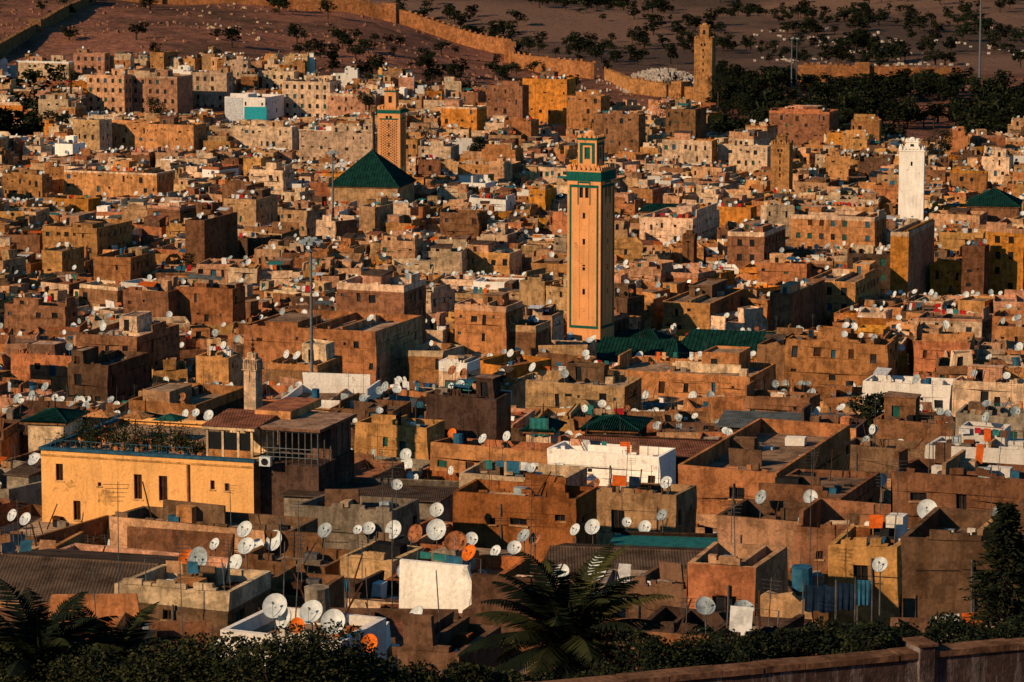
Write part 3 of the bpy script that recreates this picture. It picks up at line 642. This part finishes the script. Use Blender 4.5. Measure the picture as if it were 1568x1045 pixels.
DISHES=[(422,930,108.8,21),(437,948,108.6,17),(478,939,108.4,20),(511,954,107.9,21),(455,959,107.8,13,'dish_orange'),(567,986,104,15,'dish_orange'),(290,860,135,18,'dish_orange'),(361,866,142,17),(376,812,165,14),(378,838,158,15),(422,829,165,17),(395,838,165,13),
 (918,871,130,20),(861,877,150,13),(698,832,160,19,'dish_rust'),(720,848,150,14,'dish_orange'),(638,818,170,15,'dish_rust'),(669,812,175,17),(604,812,178,15),(669,782,195,12),(760,845,170,10),(788,840,170,12),(803,822,180,12,'dish_grey'),(722,826,172,11),
 (257,873,150,14),(218,864,155,14,'dish_grey'),(229,803,190,11),(40,796,200,11),(20,790,205,10),(35,848,165,9),(908,808,185,13),(882,812,182,10),(820,826,180,11,'dish_rust'),(960,800,190,8),(988,808,190,11),(1015,790,190,10,'dish_grey'),
 (1241,762,185,12),(1242,788,175,10),(1273,776,185,10),(1420,782,155,17),(1386,823,150,14),(1348,866,130,13),(1352,735,230,10),(1376,770,180,11),(1217,668,300,12),(624,712,280,13),(622,697,285,10),(812,714,285,9),(990,605,395,7),(1182,577,420,7),(1062,608,390,9),(330,834,165,10),(565,810,185,11),(548,812,185,8),(1008,746,255,9),(858,717,255,9),(920,704,262,8),(980,545,520,7),(1109,546,500,6),
 (693,568,345,8,'dish_rust'),(711,572,345,8,'dish_rust'),(693,664,290,8,'dish_orange'),(320,637,300,9),(300,633,300,7),(285,634,300,7)]
for d_ in DISHES: H.append((d_[0]-d_[3],d_[0]+d_[3],d_[1]+d_[3]*1.1,d_[2]))
# ---------------- filler medina
pal_mid=['cream','cream','sand','pink','ochre','terra','sand','white','brown','sand','orange','cream','ochre','terra']
pal_left=['terra','brown','umber','terra','pink','brown','sand','ochre','terra','cream','ochre']
pal_right=['terra','ochre','ochre','brown','orange','pink','sand','terra','cream','umber','ochre']
pal_near=['brown','umber','grey','terra','umber','brown','terra','brick','pink','umber','sand']  # darker plasters up close: foreground shade put into the wall colours
y=112.0; cnt=0
while y<1165:
    s=R.uniform(6.3,8.0) if y>250 else R.uniform(6.8,8.5)
    x=-(.165*y+6)+R.uniform(-4,4)
    while x<.165*y+8:
        cw=R.uniform(4.0,9.5); px=x+cw/2+R.uniform(-.6,.6); py=y+R.uniform(-1.8,1.8); x+=cw+R.choice([.0,0,.2,.8,1.8])
        gzv=gz(px,py); u,v=proj(px,py,gzv+8)
        if u>1090 and py>1010+20*math.sin(u/40): continue
        if 480<u<=1090 and py>1120-(u-480)*.06: continue
        cn=noise.noise(Vector((px/55,py/55,11)))
        if py>450 and cn>.5: continue
        bad=False
        for (fx,fy,fw,fd,fr) in FOOT:
            dx,dy=px-fx,py-fy
            if abs(dx)>30 or abs(dy)>30: continue
            lx=dx*math.cos(fr)+dy*math.sin(fr); ly=-dx*math.sin(fr)+dy*math.cos(fr)
            if abs(lx)<fw/2+cw*.42 and abs(ly)<fd/2+3.2: bad=True;break
        if bad: continue
        hh=8.0+R.gauss(0,2.2)+cn*4
        if R.random()<.07: hh+=R.uniform(2,4)
        if py<260: hh=7.0+R.gauss(0,1.2)
        hh=max(4.0,min(15,hh))
        dd=s*R.uniform(.85,1.15); top=gzv+hh
        pu=cw/2/py*F*1.05; capped=False
        for (a,b2,vb,yh) in H:
            if yh>py and u+pu>a and u-pu<b2:
                lim=-DV(vb,py-dd/2)
                if top>lim-2.8: capped=True
                if top>lim-.5: top=lim-.5-R.random()*.6
        if top-gzv<2.2: continue
        lod=3 if py<240 else 2 if py<430 else 1 if py<760 else 0
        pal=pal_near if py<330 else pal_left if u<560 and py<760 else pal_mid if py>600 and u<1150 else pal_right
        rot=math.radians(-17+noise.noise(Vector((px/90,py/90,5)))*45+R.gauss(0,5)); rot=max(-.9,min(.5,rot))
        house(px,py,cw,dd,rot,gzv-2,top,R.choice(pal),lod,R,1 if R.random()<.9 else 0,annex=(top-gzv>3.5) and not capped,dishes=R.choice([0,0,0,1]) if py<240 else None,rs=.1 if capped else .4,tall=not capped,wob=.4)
        cnt+=1
    y+=s
print('filler',cnt)
# ---------------- vegetation
def leafcloud(mb,c,r,n,size,mats,rng,flat=.8):
    for _ in range(n):
        d=Vector((rng.gauss(0,1),rng.gauss(0,1),rng.gauss(0,1))).normalized()
        rr=rng.uniform(.45,1.0)**.5
        p=Vector(c)+Vector((d.x*r*rr,d.y*r*rr,d.z*r*rr*flat))
        a=Vector((rng.gauss(0,1),rng.gauss(0,1),rng.gauss(0,.7))).normalized()*size*rng.uniform(.6,1.3); b=a.orthogonal().normalized()*size*.5
        mb.raw([tuple(p-a),tuple(p+b),tuple(p+a),tuple(p-b)],[(0,1,2,3)],rng.choice(mats))
def tree_mesh(name,h,cr,clumps,per,size,rng,mats=('leaf','leaf_dark','leaf_dark')):
    mb=MB(); th=h-cr*1.2; mb.cyl((0,0,-1),(0,0,th),h*.035+.06,h*.02+.04,7,'bark',False)
    for i in range(clumps):
        a=rng.uniform(0,6.28); q=rng.uniform(.15,.8)*cr; z=th+rng.uniform(-.1,1.3)*cr*.8; c=(math.cos(a)*q,math.sin(a)*q,z); 
        mb.cyl((0,0,th*.85),c,h*.012+.03,.02,4,'bark',False); leafcloud(mb,c,cr*rng.uniform(.3,.5),per,size,mats,rng)
    return mb
rt=random.Random(3)
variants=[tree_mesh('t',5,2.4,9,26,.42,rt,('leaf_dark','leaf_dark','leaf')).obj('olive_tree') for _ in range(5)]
meshes=[o.data for o in variants]
for o in variants: bpy.data.objects.remove(o)
def grove(name,items):
    e=bpy.data.objects.new(name,None); bpy.context.scene.collection.objects.link(e)
    for (x,y,s) in items:
        o=bpy.data.objects.new('tree',rt.choice(meshes)); o.location=(x,y,gz(x,y)); o.scale=(s*rt.uniform(.8,1.5),s*rt.uniform(.8,1.5),s*rt.uniform(.7,1.15)); o.rotation_euler=(0,0,rt.uniform(0,6)); o.parent=e
        bpy.context.scene.collection.objects.link(o)
it=[]
for _ in range(1900):
    y=rt.uniform(1600,2600); u=rt.uniform(480,1640); x=(u-784)/F*y
    d_=noise.noise(Vector((x/70,y/110,2)))+.4*noise.noise(Vector((x/20,y/30,8)))
    if d_>.02 or rt.random()<.12: it.append((x,y,rt.uniform(.6,2.0)))
grove('olive_grove',it)
it=[]
for _ in range(900):
    u=rt.uniform(1095,1640); y=rt.uniform(1020,1320); x=(u-784)/F*y
    if noise.noise(Vector((x/40,y/60,9)))>-.08 : it.append((x,y,rt.uniform(.9,2.0)))
grove('tree_belt',it)
it=[]
for _ in range(480):
    u=rt.uniform(-20,1060); y=rt.uniform(1125,1430); x=(u-784)/F*y; w=1.0 if 430<u<800 and y<1330 else .2
    if rt.random()<w and noise.noise(Vector((x/30,y/50,4)))>-.15: it.append((x,y,rt.uniform(.5,1.6)))
for _ in range(60): 
    u=rt.uniform(-20,125); y=rt.uniform(990,1130); it.append(((u-784)/F*y,y,rt.uniform(1.5,2.3)))
grove('hillside_trees',it)
def tree_at(u,v,y,h,cr,name='city_tree',cl=14,per=120,size=.22,mats=('leaf','leaf_dark','leaf_dark')):
    mb=tree_mesh(name,h,cr,cl,per,size,rt,mats); x=XU(u,v,y); zt=-DV(v,y); g0=gz(x,y)
    mb.o=(x,y,zt-h); mb.cyl((0,0,g0-(zt-h)-1),(0,0,0),h*.04+.1,h*.035+.06,7,'bark',False); mb.obj(name)
for a in [(362,352,760,9,4.5),(348,366,755,8,4),(25,425,640,9,5),(60,442,640,7,3.5),(835,540,520,7,3),(1345,610,312,8,2.6),(1515,470,590,9,4),(650,195,950,8,4),(1100,112,1150,11,5),(880,425,600,8,2.5),(1300,295,820,8,3),(285,388,680,7,3.5),(730,210,900,7,3),(1440,200,940,7,4),(560,135,1060,9,4),(1030,145,1030,9,5),(1130,145,1060,10,6),(240,150,1000,8,4),(960,480,600,7,3),(480,330,800,7,3),(1150,300,840,8,3.5)]:
    tree_at(*a)
def palm(u,v,y,L,name='palm_tree',nf=34,nl=34,mats=('leaf_palm','leaf','leaf_dark')):
    x=XU(u,v,y); zc=-DV(v,y); g0=gz(x,y); mb=MB(x,y,zc,0); h=zc-g0
    for i in range(14):
        z0=-h*(i+1)/14; z1=-h*i/14; mb.cyl((0,0,z0),(0,0,z1),.26*L/3,.32*L/3,9,'bark',False)
    for i in range(nf):
        az=i*2.39996; el=math.radians(82-100*(i/nf)**.9); ln=L*rt.uniform(.85,1.1); d=Vector((math.cos(az),math.sin(az),0)); p=Vector((0,0,0)); sg=ln/nl; e=el; pts=[p.copy()]
        for k in range(nl): p=p+(d*math.cos(e)+Vector((0,0,1))*math.sin(e))*sg; e-=math.radians(62)/nl*(.4+1.3*k/nl); pts.append(p.copy())
        side=Vector((-d.y,d.x,0))
        mb.cyl(tuple(pts[0]),tuple(pts[nl//2]),.03,.02,4,'leaf_palm',False)
        m=rt.choice(mats)
        for k in range(2,nl):
            t=k/nl; ll=L*.24*math.sin(math.pi*min(1,t*.85+.14))+.05; tg=(pts[k+1]-pts[k]).normalized(); up=side.cross(tg)
            for s in(-1,1):
                q=(side*s*.85+tg*.65+Vector((0,0,-.12+rt.uniform(-.15,.1)))+up*.25).normalized()*ll; a=pts[k]; b=pts[k]+q; wv=tg*(.034*L/3)
                mb.raw([tuple(a-wv),tuple(a+q*.5-wv*1.2),tuple(b),tuple(a+q*.5+wv*1.2),tuple(a+wv)],[(0,1,2,3,4)],m)
    return mb.obj(name)
palm(868,985,102,3.6,nf=46,mats=('leaf_palm','leaf','leaf_dark','leaf_dark')); palm(60,1025,98,3.3,mats=('leaf','leaf_dark','leaf_dark')); palm(170,1040,99,2.9,nf=30,mats=('leaf','leaf_dark')); palm(572,172,930,3.4,nf=22,nl=10); palm(108,112,1060,3.5,nf=22,nl=10); palm(1022,130,1120,4,nf=20,nl=10)
FM=('leaf','leaf','leaf_dark','leaf_dark','leaf_pale')
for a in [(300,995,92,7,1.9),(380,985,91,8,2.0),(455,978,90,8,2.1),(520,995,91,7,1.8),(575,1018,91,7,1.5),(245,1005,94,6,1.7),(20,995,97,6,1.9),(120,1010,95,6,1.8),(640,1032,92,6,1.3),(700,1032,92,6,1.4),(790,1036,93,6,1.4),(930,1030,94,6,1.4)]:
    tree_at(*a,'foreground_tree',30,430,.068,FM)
for u,v in ((1010,985),(1060,985),(1110,972),(1190,965),(1260,955),(1330,955),(1380,965),(1450,965),(1500,945),(1540,950)): tree_at(u,v,rt.uniform(88,100),5,rt.uniform(1.2,1.7),'shrub',20,340,.068,('leaf','leaf_dark','leaf_dark'))
def conifer(u,v,y,h):
    x=XU(u,v,y); zt=-DV(v,y); mb=MB(x,y,zt,0); mb.cyl((0,0,-h-6),(0,0,0),.22,.03,7,'bark',False)
    for k in range(52):
        z=-h*(k+1)/52; r=.15+2.1*((k+1)/52)**.8
        for j in range(10):
            a=rt.uniform(0,6.28); q=r*rt.uniform(.5,1.1); tip=Vector((math.cos(a)*q,math.sin(a)*q,z-.15*q+rt.uniform(-.1,.1))); mb.cyl((0,0,z+.1),tuple(tip),.02,.008,3,'bark',False)
            for s in range(18):
                p=Vector((0,0,z+.1)).lerp(tip,rt.uniform(.3,1.03))+Vector((rt.gauss(0,.06),rt.gauss(0,.06),rt.gauss(0,.05))); d=Vector((math.cos(a)+rt.gauss(0,.5),math.sin(a)+rt.gauss(0,.5),rt.gauss(.1,.4))).normalized()*.13; b=d.orthogonal().normalized()*.038
                mb.raw([tuple(p-d),tuple(p+b),tuple(p+d),tuple(p-b)],[(0,1,2,3)],rt.choice(['leaf_dark','leaf_dark','leaf']))
    mb.obj('conifer_tree')
conifer(1543,772,105,6.4)
mb=MB()
for _ in range(1300):
    u=rt.uniform(-10,1000); y=rt.uniform(1165,1440); x=(u-784)/F*y; z=gz(x,y); dns=noise.noise(Vector((x/25,y/25,31)))
    if dns<-.05: continue
    s=rt.uniform(.25,.9); a=rt.uniform(0,3); gr=300<u<430 and rt.random()<.6
    v=[]
    for zz,q in((-.3,1),(s*rt.uniform(.7,1.3),.6)):
        for k in range(5): t=a+k*1.256; v.append((x+math.cos(t)*s*q*rt.uniform(.7,1.3)*1.3,y+math.sin(t)*s*q,z+zz))
    mb.raw(v,[(k,(k+1)%5,5+(k+1)%5,5+k) for k in range(5)]+[(5,6,7,8,9)],'plaster_cream' if gr else 'rock')
mb.obj('hillside_rocks')
mb=MB()
for _ in range(520):
    x=57+rt.gauss(0,10); y=rt.uniform(1240,1285); z=gz(x,y); w=rt.uniform(.25,.42); h=rt.uniform(.4,.9); mb.box(x-w,x+w,y-.9,y+.9,z-.5,z+h,'grave_lime'); mb.box(x-w,x+w,y+.9,y+1.1,z-.5,z+h+.4,'grave_lime')
for _ in range(400):
    u=rt.uniform(1150,1600); y=rt.uniform(1620,1900); x=(u-784)/F*y
    if noise.noise(Vector((x/40,y/30,1)))<.1: continue
    z=gz(x,y); w=rt.uniform(.4,.7); mb.box(x-w,x+w,y-.9,y+.9,z-.5,z+rt.uniform(.6,1.1),'grave_lime')
mb.obj('white_cemetery')
def mast(u,vt,vb,y,r=.22,heads=True,name='floodlight_mast'):
    x=XU(u,vb,y); zt=-DV(vt,y); g0=gz(x,y); mb=MB(x,y,0,0); mb.cyl((0,0,g0),(0,0,zt),r,r*.55,10,'pole_grey')
    if heads:
        mb.cyl((0,0,zt-.25),(0,0,zt-.12),.9,.9,12,'pole_grey'); mb.cyl((0,0,zt-.9),(0,0,zt-.8),.6,.6,12,'pole_grey')
        for k in range(8):
            a=k*math.pi/4; cx,cy=math.cos(a)*1.05,math.sin(a)*1.05; mb.cyl((0,0,zt-.2),(cx,cy,zt-.05),.04,.04,5,'pole_grey'); mb.box(cx-.26,cx+.26,cy-.16,cy+.16,zt-.15,zt+.28,'dish_grey')
        for k in range(4): a=k*1.57+.4; mb.box(math.cos(a)*.5-.2,math.cos(a)*.5+.2,math.sin(a)*.5-.15,math.sin(a)*.5+.15,zt+.2,zt+.62,'dish_grey')
        for k in range(3): mb.box(.15,.5,-.2,.2,zt-2.2-k*.7,zt-1.75-k*.7,'dish_grey')
    else: mb.box(-.6,.6,-.2,.2,zt,zt+.4,'dish_grey')
    mb.obj(name)
mast(478,372,628,365); mast(1500,-20,110,1290,.5,False,'lamp_mast'); mast(1212,60,125,1280,.3,False,'lamp_mast'); mast(1220,60,125,1282,.3,False,'lamp_mast'); mast(510,235,320,760,.3,True)
def fdish(u,v,y,rpx,m='dish_white',d=None):
    k=y/F; r=rpx*k*.95; x=XU(u,v,y); z=-DV(v,y); mb=MB(x,y,z,0); pole=.7; mb.dish((0,0,-pole-r*.6),r,d or satdir(rt,.2),24,m,pole); mb.cyl((0,0,-pole-r*.6-2),(0,0,-pole-r*.6),.035,.035,5,'metal'); mb.obj('satellite_dish',True)
for a in DISHES: fdish(*a)
def cloth(u,v,w,h,y,m,name='hanging_blanket'):
    k=y/F; x=XU(u,v,y); z=-DV(v,y); mb=MB(x,y,z,math.radians(-14)); W=w*k; Hh=h*k; nx=12
    pts=[(W*i/nx,.05*math.sin(i*1.7)) for i in range(nx+1)]
    for i in range(nx): 
        a,b=pts[i],pts[i+1]; mb.poly([(a[0],a[1],-Hh*(1+.04*math.sin(i))),(b[0],b[1],-Hh*(1+.04*math.sin(i+1))),(b[0],b[1]*.3,0),(a[0],a[1]*.3,0)],m)
    for xx in (-.05,W+.05): mb.cyl((xx,.03,-Hh-1.6),(xx,.03,.1),.03,.03,5,'metal')
    mb.obj(name)
cloth(1232,896,48,42,119,'cloth_navy'); cloth(1282,893,30,42,118.5,'cloth_navy'); cloth(1312,888,22,40,118,'tarp_blue'); cloth(453,878,28,38,142,'cloth_red','red_flag'); cloth(505,888,24,18,142,'cloth_white'); cloth(520,888,14,18,141,'tarp_blue'); cloth(812,640,28,28,305,'tarp_teal')
for a in [(182,738,960,126),(600,700,935,130),(812,735,880,150),(1118,760,870,150),(1240,690,830,160)]:
    x=XU(a[0],a[2],a[3]); mb=MB(x,a[3],0,0); z0=-DV(a[2],a[3])-2; z1=-DV(a[1],a[3]); mb.cyl((0,0,z0),(.05,0,z1),.03,.015,5,'metal')
    for k in range(5): mb.cyl((-.5+.06*k,0,z1-.1-.16*k),(.5-.06*k,0,z1-.1-.16*k),.012,.012,3,'metal',False)
    mb.obj('tv_antenna')
wall_obj('sheeting_screen',[(345,186,1062),(345,150,1062),(372,150,1061),(372,186,1061)],.3,'cloth_white'); wall_obj('turquoise_hoarding',[(374,186,1061),(374,164,1061),(408,164,1060),(408,186,1060)],.3,'turquoise_sheet')
# ---------------- ground sheet
mb=MB(); rows=[]; y=-60.0
while y<8900:
    rows.append(y); y+= 8 if y<1000 else 9 if y<1700 else 25 if y<2600 else 200
nc=120; V=[];Fc=[]
for yy in rows:
    for i in range(nc+1):
        s=(i/nc*2-1); s=s*abs(s)**.6; x=s*(500+max(0,yy)*.9); V.append((x,yy,gz(x,yy)))
for j in range(len(rows)-1):
    for i in range(nc): a=j*(nc+1)+i; Fc.append((a,a+1,a+nc+2,a+nc+1))
mb.raw(V,Fc,'ground_soil'); mb.obj('ground',True)
# ---------------- light, world, camera
S=Vector((-.74,-.57,.40)).normalized()
sd=bpy.data.lights.new('sun','SUN'); sd.energy=5.0; sd.angle=math.radians(.6); sd.color=(1,.68,.40)
so=bpy.data.objects.new('sun',sd); so.rotation_euler=S.to_track_quat('Z','Y').to_euler(); bpy.context.scene.collection.objects.link(so)
w=bpy.data.worlds.new("World"); bpy.context.scene.world=w; w.use_nodes=True; nt=w.node_tree; nt.nodes.clear()
sk=nt.nodes.new('ShaderNodeTexSky'); sk.sky_type='NISHITA'; sk.sun_disc=False; sk.sun_elevation=math.asin(S.z); sk.sun_rotation=math.atan2(S.x,S.y); sk.ozone_density=6; sk.dust_density=.3; sk.air_density=1.0
mx=nt.nodes.new('ShaderNodeMix'); mx.data_type='RGBA'; mx.blend_type='MULTIPLY'; mx.inputs[0].default_value=1; mx.inputs[7].default_value=(.55,1.0,.95,1)
bg=nt.nodes.new('ShaderNodeBackground'); bg.inputs[1].default_value=.08; ow=nt.nodes.new('ShaderNodeOutputWorld'); nt.links.new(sk.outputs[0],mx.inputs[6]); nt.links.new(mx.outputs[2],bg.inputs[0]); nt.links.new(bg.outputs[0],ow.inputs[0])
cd=bpy.data.cameras.new('camera'); cd.lens=F/1568*36; cd.sensor_width=36; cd.clip_start=1; cd.clip_end=12000
co=bpy.data.objects.new('camera',cd); co.location=(0,0,0); co.rotation_euler=(math.pi/2-P,0,0); bpy.context.scene.collection.objects.link(co); bpy.context.scene.camera=co
vs=bpy.context.scene.view_settings; vs.view_transform='Standard'; vs.look='None'; vs.exposure=0; vs.gamma=1
